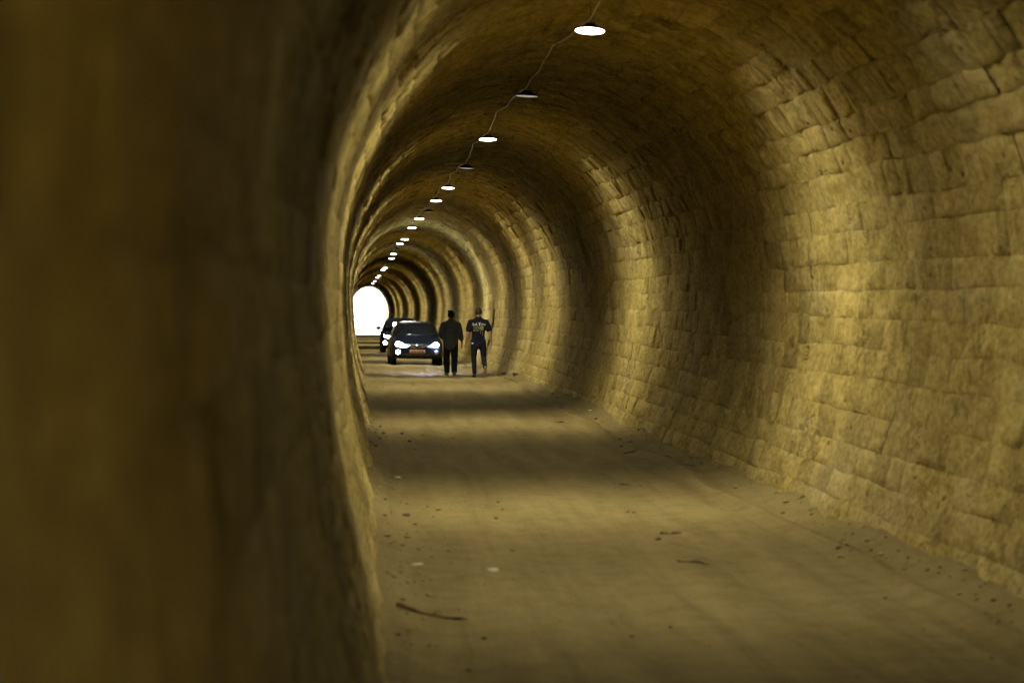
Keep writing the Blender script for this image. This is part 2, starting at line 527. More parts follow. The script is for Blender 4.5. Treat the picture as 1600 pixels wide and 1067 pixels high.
# ------------------------------------------------------------------ dirt floor
def floor_h(x, y):
    """height of the dirt at x (from the camera) and y"""
    u = np.asarray(x, float) - CX; y = np.asarray(y, float)
    f = floor_z(y)
    far = np.clip((y - 2) / 6, 0.2, 1)
    h = 0.030 * fbm(u * 0.6 + 5, y * 0.22, 101, 3) + 0.008 * fbm(u * 3, y * 1.5, 111, 3)
    h += 0.004 * fbm(u * 9, y * 6, 121, 2)
    # wheel ruts
    for c, w, d in ((-0.72 + 0.10 * np.sin(y * 0.17), 0.16, 0.022), (0.66 + 0.10 * np.sin(y * 0.17 + 0.4), 0.17, 0.026),
                    (-0.25 + 0.25 * np.sin(y * 0.11 + 2), 0.12, 0.012)):
        q = (u - c) / w
        h += -d * np.exp(-q * q) + 0.4 * d * np.exp(-((np.abs(q) - 1.6) / 0.6) ** 2)
    # dust banked against the walls, with a small kerb-like ridge on the right
    er = 1.50 + 0.10 * vn(y * 0.25, 0 * y, 131) + 0.05 * vn(y * 1.1, 0 * y + 4, 133)
    el = 1.66 + 0.07 * vn(y * 0.3, 0 * y + 9, 137)
    h += 0.055 * np.exp(-((u - er) / 0.10) ** 2)
    br = np.clip((u - er - 0.03) / 0.55, 0, 1.6); bl = np.clip((-u - el) / 0.45, 0, 1.6)
    h += br ** 1.4 * (0.16 + 0.07 * vn(y * 0.5, 0 * y, 139)) + bl ** 1.5 * (0.16 + 0.06 * vn(y * 0.6, 0 * y, 141))
    h += 0.03 * np.clip(br * 2, 0, 1) * fbm(u * 4, y * 2.4, 143, 3)
    # humps across the way
    for c, w, d in ((57.0, 2.7, 0.05), (47.5, 3.3, -0.035), (66.8, 3.0, -0.05), (31.5, 2.7, -0.02)):
        h += d * np.exp(-((y - c) / w) ** 2)
    # the ground falls a little to the right where the cars stand
    h += -0.016 * u * np.exp(-((y - 81) / 12.0) ** 2)
    return f + h

def build_floor():
    ys = [Y0]
    while ys[-1] < 235:
        ys.append(ys[-1] + (0.07 if ys[-1] < 14 else 0.07 + 0.0055 * (ys[-1] - 14)))
    ys = np.array(ys)
    us = np.unique(np.concatenate([np.linspace(-2.6, 2.6, 105), np.linspace(1.35, 2.2, 40)]))
    U, Y = np.meshgrid(us + CX, ys)
    Z = floor_h(U.ravel(), Y.ravel())
    V = np.stack([U.ravel(), Y.ravel(), Z], 1)
    n = len(us); m = len(ys)
    i, j = np.meshgrid(np.arange(n - 1), np.arange(m - 1))
    b = (j * n + i).ravel()
    Q = np.stack([b, b + 1, b + n + 1, b + n], 1)
    wet = np.exp(-((V[:, 1] - 67.0) / 2.9) ** 2) * np.exp(-((V[:, 0] - CX - 0.2) / 1.5) ** 4) * 0.62
    me = quads_mesh('dirt_floor', V, Q, None, wet)
    o = link('dirt_floor', me, M_DIRT)
    tag(o, 'dusty tan dirt floor with wheel ruts running through the tunnel', None, None, 'structure')
    del o['label']
build_floor()

# ------------------------------------------------------------------ outside, beyond the far mouth
def outside():
    m_g = noisy('pale_gravel', (0.46, 0.42, 0.34), (0.58, 0.54, 0.45), 0.6, 0.95, 0.02, 0.2)
    ys = np.concatenate([np.linspace(235, 340, 40), np.linspace(350, 1640, 26)])
    xs = np.concatenate([np.linspace(-900, -60, 15), np.linspace(-50, 55, 50), np.linspace(65, 900, 15)])
    X, Y = np.meshgrid(xs, ys)
    Z = -0.06 + 0.05 * fbm(X * 0.2, Y * 0.2, 201, 3)
    Z += np.clip((Y - 310) / 300, 0, 1) ** 1.3 * 55 * (0.7 + 0.5 * fbm(X * 0.008, Y * 0.008, 203, 3))
    V = np.stack([X.ravel(), Y.ravel(), Z.ravel()], 1)
    n, m = len(xs), len(ys)
    i, j = np.meshgrid(np.arange(n - 1), np.arange(m - 1)); b = (j * n + i).ravel()
    o = link('ground', quads_mesh('ground', V, np.stack([b, b + 1, b + n + 1, b + n], 1)), m_g)
    o['kind'] = 'structure'
    # two shrubs that show as faint smudges in the glare
    leaf = noisy('shrub_leaf', (0.05, 0.075, 0.025), (0.10, 0.12, 0.045), 6, 0.8, 0)
    bark = mat('shrub_bark', (0.12, 0.09, 0.06), 0.9)
    def shrub(x, y, h, w, label):
        r = random.Random(int(x * 10 + y))
        e = empty('shrub', (x, y, -0.05))
        bm = bmesh.new()
        for k in range(6):
            a = r.uniform(0, 6.28); d = r.uniform(0.1, 0.5) * w
            sweep(bm, [(0, 0, 0), (math.cos(a) * d * 0.4, math.sin(a) * d * 0.4, h * 0.4), (math.cos(a) * d, math.sin(a) * d, h * 0.85)], [0.05, 0.035, 0.012], 6)
        link('stem', bm_mesh('stem', bm), bark, e)
        bm = bmesh.new()
        for k in range(900):
            th = r.uniform(0, 6.28); q = r.random() ** 0.4
            cz = r.uniform(-1, 1); rr = math.sqrt(1 - cz * cz)
            lump = 0.8 + 0.3 * math.sin(3 * th + x) * math.cos(4 * cz)
            p = Vector((w * q * rr * math.cos(th) * lump, w * q * rr * math.sin(th) * lump, h * 0.58 + h * 0.42 * q * cz * lump))
            d1 = Vector((r.uniform(-1, 1), r.uniform(-1, 1), r.uniform(-1, 1))).normalized() * 0.11
            d2 = d1.cross(Vector((r.uniform(-1, 1), r.uniform(-1, 1), r.uniform(-1, 1)))).normalized() * 0.05
            vs = [bm.verts.new(p + d) for d in (-d1, d2, d1, -d2)]
            bm.faces.new(vs)
        link('crown', bm_mesh('crown', bm), leaf, e, smooth=False)
        tag(e, label, 'shrub')
    shrub(5.3, 272, 2.2, 1.0, 'small grey shrub seen in the glare of the far tunnel mouth')
    shrub(7.2, 312, 4.6, 1.3, 'taller pale shrub near the top right edge of the bright tunnel mouth')
outside()

# ------------------------------------------------------------------ ceiling lamps and their cable
def lamp_parts():
    bm = bmesh.new()     # housing: flat dish with a lip, a hub and fins
    lathe(bm, [(0.138, -0.004), (0.150, -0.006), (0.160, -0.004), (0.163, 0.003), (0.160, 0.012), (0.140, 0.018), (0.070, 0.022), (0.064, 0.060), (0.050, 0.068)], 40)
    housing = bm_mesh('housing', bm)
    bm = bmesh.new()
    for k in range(14):
        a = 2 * math.pi * k / 14
        v = []
        for r0, z0 in ((0.062, 0.018), (0.135, 0.016), (0.120, 0.026), (0.064, 0.050)):
            for t in (-0.003, 0.003):
                v.append(bm.verts.new((r0 * math.cos(a) - t * math.sin(a), r0 * math.sin(a) + t * math.cos(a), z0)))
        for f in ((0, 2, 4, 6), (1, 3, 5, 7), (0, 1, 3, 2), (2, 3, 5, 4), (4, 5, 7, 6), (6, 7, 1, 0)):
            bm.faces.new([v[i] for i in f])
    fins = bm_mesh('cooling_fins', bm)
    bm = bmesh.new()
    lathe(bm, [(0.149, -0.004), (0.147, -0.009), (0.135, -0.013), (0.10, -0.017), (0.05, -0.020), (0.004, -0.021)], 40)
    lens = bm_mesh('lens', bm)
    bm = bmesh.new()
    sweep(bm, [(-0.04, 0, 0.055), (-0.045, 0, 0.09), (-0.025, 0, 0.12), (0, 0, 0.13), (0.025, 0, 0.12), (0.045, 0, 0.09), (0.04, 0, 0.055)], 0.004, 8)
    sweep(bm, [(0, 0, 0.125), (0, 0, 0.34)], 0.004, 8)
    br = bm_mesh('bracket', bm)
    return housing, fins, lens, br
HOUSING, FINS, LENS, BRACKET = lamp_parts()
LENS_OFF = LENS.copy(); LENS_DIM = LENS.copy()
LAMPS = [  # y, x offset from the centre line, lit, tilt about x, tilt about y (degrees)
    (-3.2, 0.02, 7.2, 0, 0), (3.8, 0.02, 0.05, 0, 0), (9.0, 0.02, 0.48, 0, 4), (12.9, 0.02, 1.04, 5, 3), (17.1, -0.02, 0.12, 3, 3), (21.8, -0.02, 1, 5, 1), (26.5, 0.05, 0.07, 3, 2),  # first two are added fill lamps, unseen, brightening the foreground
    (31.0, 0.03, 1, 4, 2), (34.6, 0.0, 1, 5, 0), (38.2, 0.03, 0, 2, -2), (41.0, -0.08, 1, 5, 0), (45.1, -0.10, 1, 6, 0),
    (51.6, -0.06, 1, 6, 0), (54.6, -0.12, 1, 6, 0), (58.9, -0.10, 0, 0, 0), (63.2, -0.08, 1, 6, 0), (67.8, 0.0, 1, 7, 0), (73.8, 0.0, 0, 0, 0),
    (80.5, 0.02, 1, 7, 0), (83.7, 0.0, 1, 7, 0), (89.2, 0.0, 0, 0, 0), (94.8, 0.02, 1, 0, 0), (99.0, 0.0, 1, 0, 0), (108.5, 0.0, 1, 0, 0), (115.0, 0.0, 1, 0, 0)]
ORD = ['first', 'second', 'third', 'fourth', 'fifth', 'sixth', 'seventh', 'eighth', 'ninth', 'tenth', 'eleventh', 'twelfth', 'thirteenth',
       'fourteenth', 'fifteenth', 'sixteenth', 'seventeenth', 'eighteenth', 'nineteenth', 'twentieth', 'twenty-first', 'twenty-second', 'twenty-third']
LAMP_H = 4.36
def beam(parent, watts, color=(1.0, 0.94, 0.80), size=177, loc=(0, 0, -0.045), rot=(0, 0, 0), radius=0.10, blend=0.82):
    d = bpy.data.lights.new('beam', 'SPOT')
    d.energy = watts; d.color = color; d.spot_size = R(size); d.spot_blend = blend; d.shadow_soft_size = radius
    o = bpy.data.objects.new('beam', d); COL.objects.link(o)
    o.parent = parent; o.location = loc; o.rotation_euler = rot
    return o
lamp_pts = []
for i, (y, dx, lit, tx, ty) in enumerate(LAMPS):
    y = y * 1.7
    p = (CX + dx, y, float(floor_z(y)) + LAMP_H)
    lamp_pts.append(p)
    e = empty('ceiling_lamp', p, (R(-tx if lit > 0.2 else tx), R(ty), 0))
    e.scale = (0.88, 0.88, 0.88)
    link('housing', HOUSING, M_HOUSING, e)
    link('cooling_fins', FINS, M_HOUSING, e, smooth=False)
    dim = 0 < lit < 0.2
    link('lens', LENS_DIM if dim else LENS if lit else LENS_OFF, M_LENS_DIM if dim else M_LENS_ON if lit else M_LENS_OFF, e)
    link('bracket', BRACKET, M_HOUSING, e)
    if lit: beam(e, LAMP_W * lit, size=160 if y < 0 else 100 if dim and y > 8 else 173, blend=1.0 if y < 0 or dim else 0.90, color=(1.0, 0.98, 0.97) if y < 8 else (1.0, 0.94, 0.80))
    i -= 2
    if i == -2: lab = 'added fill lamp behind the viewpoint, brightening the foreground from out of view'
    elif i == -1: lab = 'dim added fill lamp overhead near the viewpoint, out of view'
    elif i == 0: lab = 'nearest lit round lamp, just above the top edge of the photo'
    elif i == 1: lab = 'largest glowing round lamp hanging at the top of the photo'
    elif i == 2: lab = 'nearly dark failing round lamp just beyond the largest glowing lamp'
    else: lab = ('lit' if lit > 0.2 else 'faint' if lit else 'unlit') + ' round ceiling lamp, ' + ORD[i - 1] + ' in the row counting from the top of the photo'
    tag(e, lab, 'ceiling lamp', 'round lamps in a row along the tunnel crown')

def build_cable():
    e = empty('power_cable', (CX, 8.0, 4.3))
    pts = []; clips = []
    r = random.Random(5)
    prev = (CX + 0.02, 7.0, float(floor_z(7.0)) + LAMP_H)
    for k, p in enumerate(lamp_pts[2:-4]):
        a = prev if k == 0 else lamp_pts[k + 1]
        L = p[1] - a[1]
        far = p[1] > 100
        n = 7 if far else 34
        ph = r.uniform(0, 6.28)
        for q in range(n):
            t = q / n
            y = a[1] + L * t
            env = math.sin(math.pi * t)
            x = a[0] + (p[0] - a[0]) * t + env * (0.022 * math.sin(t * 9 + ph) + 0.012 * math.sin(t * 23 + ph * 2)) - 0.04 * env
            z = float(floor_z(y)) + LAMP_H + 0.10 + 0.055 * env + 0.02 * math.sin(t * 14 + ph) * env - 0.05 * env * math.sin(math.pi * t) * (r.random() < 0.0)
            pts.append((x - e.location.x, y - e.location.y, z - e.location.z))
            if not far and q in (5, 12, 20, 28): clips.append(pts[-1])
    bm = bmesh.new(); sweep(bm, pts, 0.0075, 6)
    link('cable', bm_mesh('cable', bm), M_CABLE, e)
    bm = bmesh.new()
    lathe(bm, [(0.011, -0.012), (0.013, -0.008), (0.013, 0.008), (0.011, 0.012)], 10, 'Y')
    cm = bm_mesh('cable_clip', bm)
    for c in clips:
        o = link('cable_clip', cm, M_CLIP, e); o.location = c
    tag(e, 'pale wavy cable strung from lamp to lamp along the tunnel crown', 'cable')
build_cable()

# ------------------------------------------------------------------ cars
M_PAINT = mat('black_blue_paint', (0.006, 0.010, 0.022), 0.35, 0.0, 0.14, 0.15)
NT(M_PAINT).b.inputs['Coat Roughness'].default_value = 0.05
M_PAINT2 = mat('black_paint', (0.006, 0.007, 0.010), 0.6, 0.0, 0.0, 0.0)
M_GLASS = mat('car_glass', (0.012, 0.014, 0.018), 0.06, 0.0, 0.12)
M_GLASS2 = mat('car_glass_dark', (0.010, 0.011, 0.014), 0.03, 0.0, 0.03)
M_TYRE = noisy('tyre_rubber', (0.012, 0.012, 0.012), (0.03, 0.027, 0.022), 15, 0.85, 0.003)
M_RIM = mat('alloy_rim', (0.35, 0.35, 0.36), 0.35, 1.0)
M_PLASTIC = mat('black_trim', (0.012, 0.012, 0.013), 0.5)
M_CHROME = mat('chrome', (0.85, 0.86, 0.88), 0.10, 1.0)
M_PLATE = noisy('plate_yellow', (0.26, 0.16, 0.09), (0.32, 0.20, 0.12), 8, 0.5, 0)
M_PLATETXT = mat('plate_lettering', (0.10, 0.02, 0.02), 0.6)
M_HEAD = emit('headlight_glow', (0.80, 0.90, 1.0), 8.0)
M_HEADB = emit('headlight_halo_glow', (0.30, 0.40, 1.0), 0.55)  # lens coloured blue to imitate a halo of glare round the bulb
M_BULB = emit('headlight_bulb_glow', (0.60, 0.72, 1.0), 200.0)
M_BULB2 = emit('headlight_bulb_dim_glow', (0.70, 0.82, 1.0), 120.0)
M_FOG = emit('fog_light_glow', (0.93, 1.0, 0.92), 6.0)
M_FOGOFF = mat('fog_light_unlit', (0.25, 0.27, 0.30), 0.15, 0.3)

def text_mesh(name, s, size, extrude=0.002):
    cu = bpy.data.curves.new(name, 'FONT')
    cu.body = s; cu.size = size; cu.extrude = extrude; cu.align_x = 'CENTER'; cu.align_y = 'CENTER'
    o = bpy.data.objects.new(name, cu); COL.objects.link(o)
    dg = bpy.context.evaluated_depsgraph_get()
    me = bpy.data.meshes.new_from_object(o.evaluated_get(dg))
    bpy.data.objects.remove(o); bpy.data.curves.remove(cu)
    return me

def applied(o):
    dg = bpy.context.evaluated_depsgraph_get()
    dg.update()
    me = bpy.data.meshes.new_from_object(o.evaluated_get(dg))
    return me

def loft_mesh(name, rows):
    bm = bmesh.new(); rings = []
    for y, half in rows:
        full = half + [(-x, z) for x, z in half[-2:0:-1]]
        rings.append([bm.verts.new((x, y, z)) for x, z in full])
    for a, b in zip(rings, rings[1:]):
        n = len(a)
        for k in range(n): bm.faces.new((a[k], a[(k + 1) % n], b[(k + 1) % n], b[k]))
    bm.faces.new(rings[0]); bm.faces.new(rings[-1])
    return bm_mesh(name, bm)

def build_car(name, loc, rot, label, kz, kx, paint, lamp_shape, front_y, bright_right, fog_shape, rails, plate):
    root = empty(name, loc, rot)
    tag(root, label, 'car', 'cars driving up the tunnel with lights on')
    ST = [(0.00, .58, .33, .60, .012), (0.03, .70, .25, .67, .02), (0.12, .80, .22, .725, .03), (0.35, .845, .20, .80, .045), (0.75, .85, .20, .885, .05),
          (1.05, .85, .20, .935, .04), (1.6, .855, .20, .94, .02), (2.6, .855, .20, .95, .02), (3.4, .845, .21, .955, .02), (3.75, .82, .25, .93, .02), (3.86, .74, .32, .88, .01)]
    rows = []
    for y, hw, zb, zt, cr in ST:
        hw *= kx; zt *= kz; cr *= kz
        rows.append((y, [(0, zb), (.6 * hw, zb), (.93 * hw, zb + .02), (hw, zb + .10), (hw, zb + .5 * (zt - zb)), (.985 * hw, zt - .12), (.93 * hw, zt - .035), (.75 * hw, zt), (.4 * hw, zt + .7 * cr), (0, zt + cr)]))
    me = loft_mesh('body', rows)
    tmp = bpy.data.objects.new('tmp', me); COL.objects.link(tmp)
    s = tmp.modifiers.new('s', 'SUBSURF'); s.levels = 2
    cutters = []
    for wy in (0.72, 3.18):
        bm = bmesh.new(); lathe(bm, [(0.345, -1.2), (0.345, 1.2)], 28, 'X', (0, wy, 0.30))
        c = bpy.data.objects.new('cut', bm_mesh('cut', bm)); COL.objects.link(c)
        cutters.append(c)
    # wheel wells cut only in the outer 25 cm: cutter ends
    for c in cutters:
        for v in c.data.vertices: pass
        b = tmp.modifiers.new('b', 'BOOLEAN'); b.object = c; b.operation = 'DIFFERENCE'; b.solver = 'EXACT'
    me2 = applied(tmp)
    bpy.data.objects.remove(tmp)
    for c in cutters: bpy.data.objects.remove(c)
    body = link('body', me2, paint, root)
    # floor pan so that no light shows through the wheel wells
    bm = bmesh.new(); box(bm, (0, 1.95, 0.45), (1.15 * kx, 3.3, 0.42)); link('underbody', bm_mesh('underbody', bm), M_PLASTIC, root, smooth=False)

    G = [(0.92, .74, .72, .93, .925), (1.25, .76, .655, .93, 1.13), (1.62, .77, .60, .93, 1.355), (1.85, .77, .585, .93, 1.405), (2.3, .775, .58, .93, 1.425), (3.0, .77, .575, .93, 1.40), (3.45, .76, .60, .93, 1.25), (3.78, .72, .66, .92, .97)]
    rows = []
    for y, hb, ht, zb, zt in G:
        hb *= kx; ht *= kx; zb *= kz; zt *= kz
        if zt - zb < 0.03: zt = zb + 0.03
        rows.append((y, [(0, zb - .05), (hb, zb - .05), (hb, zb), (ht + .25 * (hb - ht), zb + .78 * (zt - zb)), (.93 * ht, zt - .012), (.55 * ht, zt + .012), (0, zt + .02)]))
    me = loft_mesh('cabin', rows)
    tmp = bpy.data.objects.new('tmp', me); COL.objects.link(tmp)
    tmp.modifiers.new('s', 'SUBSURF').levels = 2
    me2 = applied(tmp); bpy.data.objects.remove(tmp)
    cab = link('cabin', me2, paint, root)
    bv = BVHTree.FromPolygons([v.co.copy() for v in me2.vertices], [tuple(p.vertices) for p in me2.polygons])
    bvb = BVHTree.FromPolygons([v.co.copy() for v in body.data.vertices], [tuple(p.vertices) for p in body.data.polygons])
    # windscreen laid on the cabin, 6 mm proud
    def patch(nm, fn, nu, nv, tree, d, off, mt):
        V = []; Q = []
        for j in range(nv):
            for i in range(nu):
                o_ = Vector(fn(i / (nu - 1), j / (nv - 1)))
                h = tree.ray_cast(o_, Vector(d))
                p = h[0] if h[0] is not None else o_ + Vector(d) * 0.6
                V.append(p - Vector(d) * off)
        for j in range(nv - 1):
            for i in range(nu - 1):
                b = j * nu + i; Q.append((b, b + 1, b + nu + 1, b + nu))
        me = quads_mesh(nm, [tuple(v) for v in V], Q)
        o_ = link(nm, me, mt, root)
        so = o_.modifiers.new('t', 'SOLIDIFY'); so.thickness = 0.012; so.offset = 0
        return o_
    patch('windscreen', lambda u, v: ((u - .5) * 2 * kx * (.655 - .13 * v), -0.5, kz * (.985 + .355 * v)), 13, 9, bv, (0, 1, 0), 0.008, M_GLASS if plate else M_GLASS2)
    for sx in (-1, 1):
        for (ya, yb) in ((1.45, 2.35), (2.43, 3.25)):
            patch('side_window', lambda u, v: (sx * 2, ya + (yb - ya) * u + (0.35 * v if ya < 2 else 0) * (1 - u) - (0.1 * v if ya > 2 else 0) * u, kz * (.975 + .32 * v)), 7, 5, bv, (-sx, 0, 0), 0.008, M_GLASS)
    # wiper line and bonnet shut line
    bm = bmesh.new(); sweep(bm, [(-.55 * kx, .985, .965 * kz), (-.2 * kx, .99, .985 * kz), (.1 * kx, .985, .975 * kz)], 0.008, 6); link('wiper', bm_mesh('wiper', bm), M_PLASTIC, root)
    # face on the nose: every piece is projected on to the body, then given depth
    def face_on(nm, outline, mt, depth=0.02, off=0.012, parent=root):
        cx_ = sum(p[0] for p in outline) / len(outline); cz_ = sum(p[1] for p in outline) / len(outline)
        bm = bmesh.new(); fr = []; bk = []
        def yy(x, z):
            h = bvb.ray_cast(Vector((x, -1.0, z)), Vector((0, 1, 0)))
            return h[0].y if h[0] is not None and h[0].y < 0.7 else 0.3
        rings = []
        for q in (1.0, 0.66, 0.33):
            rings.append([bm.verts.new((cx_ + (x - cx_) * q, yy(cx_ + (x - cx_) * q, cz_ + (z - cz_) * q) - off - 0.012 * (1 - q * q), cz_ + (z - cz_) * q)) for x, z in outline])
        cen = bm.verts.new((cx_, yy(cx_, cz_) - off - 0.012, cz_))
        bk = [bm.verts.new((v.co.x, v.co.y + depth + off, v.co.z)) for v in rings[0]]
        n = len(outline)
        for k in range(n):
            k2 = (k + 1) % n
            bm.faces.new((rings[0][k], rings[0][k2], rings[1][k2], rings[1][k]))
            bm.faces.new((rings[1][k], rings[1][k2], rings[2][k2], rings[2][k]))
            bm.faces.new((rings[2][k], rings[2][k2], cen))
            bm.faces.new((bk[k], bk[k2], rings[0][k2], rings[0][k]))
        return link(nm, bm_mesh(nm, bm), mt, parent)
    for sx in (-1, 1):
        out = [(sx * x * kx, z * kz) for x, z in lamp_shape]
        h = face_on('headlight', out, M_HEADB if (bright_right and sx > 0) else M_HEAD, 0.03)
        if bright_right and sx > 0: h['label'] = 'brighter bluish headlight'
        br_ = 0.075 if (bright_right and sx > 0) else 0.04
        bo = [(sx * .60 * kx + br_ * math.cos(a), .672 * kz + br_ * math.sin(a)) for a in np.linspace(0, 2 * math.pi, 14, endpoint=False)]
        face_on('bulb', bo, M_BULB if (bright_right and sx > 0) else M_BULB2, 0.01, 0.034, h)
        hy = min(v.co.y for v in h.data.vertices) - 0.02
        beam(root, 90 if (bright_right and sx > 0) else 30, (0.60, 0.72, 1.0), 24, (sx * .58 * kx, hy, .67 * kz), (R(-90 + 1.5), 0, 0), 0.05)
        lit = sx < 0 or not bright_right
        fo = [(sx * fog_shape[0] * kx + fog_shape[2] * math.cos(a), fog_shape[1] * kz + fog_shape[3] * math.sin(a)) for a in np.linspace(0, 2 * math.pi, 16, endpoint=False)]
        face_on('fog_light', fo, M_FOG if lit else M_FOGOFF, 0.02)
    gr = face_on('grille', [(-.30, .625 * kz), (-.16, .555 * kz), (.16, .555 * kz), (.30, .625 * kz), (.26, .69 * kz), (-.26, .69 * kz)], M_PLASTIC, 0.02, 0.006)
    for sx in (-1, 1):
        bm = bmesh.new()
        pts = []
        for x, z in ((.27, .65), (.17, .575), (.06, .56)):
            h = bvb.ray_cast(Vector((sx * x, -1, z * kz)), Vector((0, 1, 0)))
            pts.append((sx * x, (h[0].y if h[0] is not None else 0.02) - 0.024, z * kz))
        sweep(bm, pts, 0.008, 6); link('chrome_strip', bm_mesh('chrome_strip', bm), M_CHROME, gr)
    em = face_on('emblem', [(.052 * math.cos(a), .655 * kz + .052 * math.sin(a)) for a in np.linspace(0, 2 * math.pi, 16, endpoint=False)], M_CHROME, 0.02, 0.026)
    face_on('lower_intake', [(-.42, .36 * kz), (-.36, .30 * kz), (.36, .30 * kz), (.42, .36 * kz)], M_PLASTIC, 0.02, 0.006)
    if plate:
        bm = bmesh.new(); box(bm, (0, -0.022, .445), (.50, .012, .112))
        bmesh.ops.bevel(bm, geom=bm.edges[:], offset=0.004, segments=2, affect='EDGES')
        pl = link('licence_plate', bm_mesh('licence_plate', bm), M_PLATE, root)
        tm = text_mesh('plate_text', plate, 0.115)
        t = link('plate_lettering', tm, M_PLATETXT, pl, smooth=False); t.location = (0, -0.030, .445); t.rotation_euler = (R(90), 0, 0)
    for sx in (-1, 1):
        bm = bmesh.new()
        bmesh.ops.create_icosphere(bm, subdivisions=3, radius=1.0)
        for v in bm.verts:
            v.co = Vector((v.co.x * .105, v.co.y * .075 + (0.03 if v.co.y > 0 else 0), v.co.z * .075))
            v.co += Vector((sx * .955 * kx, 1.30, 1.01 * kz))
        sweep(bm, [(sx * .78 * kx, 1.34, .965 * kz), (sx * .88 * kx, 1.32, .985 * kz)], 0.025, 8)
        link('wing_mirror', bm_mesh('wing_mirror', bm), paint, root)
    if rails:
        for sx in (-1, 1):
            bm = bmesh.new(); sweep(bm, [(sx * .54 * kx, 1.75, 1.40 * kz), (sx * .545 * kx, 1.9, 1.455 * kz), (sx * .545 * kx, 2.9, 1.455 * kz), (sx * .535 * kx, 3.1, 1.39 * kz)], 0.016, 8)
            link('roof_rail', bm_mesh('roof_rail', bm), M_PLASTIC, root)
    # wheels
    bm = bmesh.new()
    lathe(bm, [(0.19, -.085), (0.235, -.10), (0.28, -.098), (0.298, -.075), (0.303, -.03), (0.303, .03), (0.298, .075), (0.28, .098), (0.235, .10), (0.19, .085)], 36, 'X')
    tyre = bm_mesh('tyre', bm)
    bm = bmesh.new()
    lathe(bm, [(0.20, -.07), (0.205, .085), (0.19, .088), (0.175, .06), (0.06, .07), (0.045, .085), (0.01, .085)], 30, 'X')
    rim = bm_mesh('rim', bm)
    for sx in (-1, 1):
        for wy in (0.72, 3.18):
            w = empty('wheel'); w.parent = root; w.location = (sx * .745 * kx, wy, .303); w.rotation_euler = (0, 0, 0 if sx > 0 else math.pi)
            link('tyre', tyre, M_TYRE, w); link('rim', rim, M_RIM, w)
    return root

def gz(x, y): return float(floor_h(np.array([x]), np.array([y]))[0])
def seat_car(x, y, yaw):
    """rest the four wheels on the dirt"""
    c, s = math.cos(yaw), math.sin(yaw)
    w = lambda lx, ly: gz(x + c * lx - s * ly, y + s * lx + c * ly)
    a, b, d, e = w(-.745, .72), w(.745, .72), w(-.745, 3.18), w(.745, 3.18)
    roll = -math.atan2((b + e - a - d) / 2, 1.49); pitch = math.atan2((d + e - a - b) / 2, 2.46)
    z = (a + b) / 2 - math.tan(pitch) * 0.72
    return (x, y, z), (pitch, roll, yaw)
A1 = [(.30, .60), (.40, .655), (.50, .725), (.60, .755), (.68, .74), (.715, .69), (.70, .63), (.63, .59), (.52, .575), (.40, .58)]
A2 = [(.36, .60), (.40, .69), (.46, .665), (.52, .655), (.60, .72), (.69, .77), (.745, .74), (.745, .66), (.68, .615), (.52, .585)]
l1, r1 = seat_car(2.30, 78.0, R(1.0))
build_car('dark_car', l1, r1, 'dark hatchback with orange plate and glaring headlights, nearest the walkers', 1.0, 1.0, M_PAINT, A1, 0, True, (.62, .42, .072, .072), False, 'AA 1000')
l2, r2 = seat_car(2.42, 104.5, R(0.5))
build_car('dark_car', l2, r2, 'second dark car with lit headlight, mostly hidden behind the front hatchback', 1.055, 1.03, M_PAINT2, A2, 0, False, (.70, .40, .075, .095), True, None)

# ------------------------------------------------------------------ people
def limb(bm, pts, n=14):
    """tapered closed tube; each point (x,y,z, rx, ry) with rx sideways and ry fore-aft for upright limbs"""
    P = [Vector(p[:3]) for p in pts]
    rad = [(p[3], p[4] if len(p) > 4 else p[3]) for p in pts]
    ext = [(P[0] + (P[0] - P[1]).normalized() * rad[0][0] * k, (rad[0][0] * f, rad[0][1] * f), 0) for k, f in ((0.85, 0.5), (0.5, 0.85))]
    ext2 = [(P[-1] + (P[-1] - P[-2]).normalized() * rad[-1][0] * k, (rad[-1][0] * f, rad[-1][1] * f), len(P) - 1) for k, f in ((0.5, 0.85), (0.85, 0.5))]
    seq = ext + [(p, r, i) for i, (p, r) in enumerate(zip(P, rad))] + ext2
    rings = []
    for p, r, i in seq:
        t = (P[min(i + 1, len(P) - 1)] - P[max(i - 1, 0)]).normalized()
        a = Vector((1, 0, 0)); a = a - t * a.dot(t)
        if a.length < 0.2: a = Vector((0, 1, 0)) - t * t.y
        a.normalize(); b = t.cross(a)
        rings.append([bm.verts.new(p + a * r[0] * math.cos(2 * math.pi * k / n) + b * r[1] * math.sin(2 * math.pi * k / n)) for k in range(n)])
    for a, b in zip(rings, rings[1:]):
        for k in range(n): bm.faces.new((a[k], a[(k + 1) % n], b[(k + 1) % n], b[k]))
    bm.faces.new(rings[0]); bm.faces.new(rings[-1])

def ball(bm, c, r):
    g = bmesh.ops.create_icosphere(bm, subdivisions=3, radius=1.0)
    for v in g['verts']: v.co = Vector((c[0] + v.co.x * r[0], c[1] + v.co.y * r[1], c[2] + v.co.z * r[2]))

def flesh(name, bm, vox, smooth, mt, parent):
    me = bm_mesh('t', bm)
    o = bpy.data.objects.new('t', me); COL.objects.link(o)
    r = o.modifiers.new('r', 'REMESH'); r.mode = 'VOXEL'; r.voxel_size = vox
    s = o.modifiers.new('s', 'SMOOTH'); s.iterations = smooth; s.factor = 0.5
    me2 = applied(o); bpy.data.objects.remove(o)
    me2.name = name
    return link(name, me2, mt, parent)

def lerp(a, b, t): return tuple(p + (q - p) * t for p, q in zip(a, b))

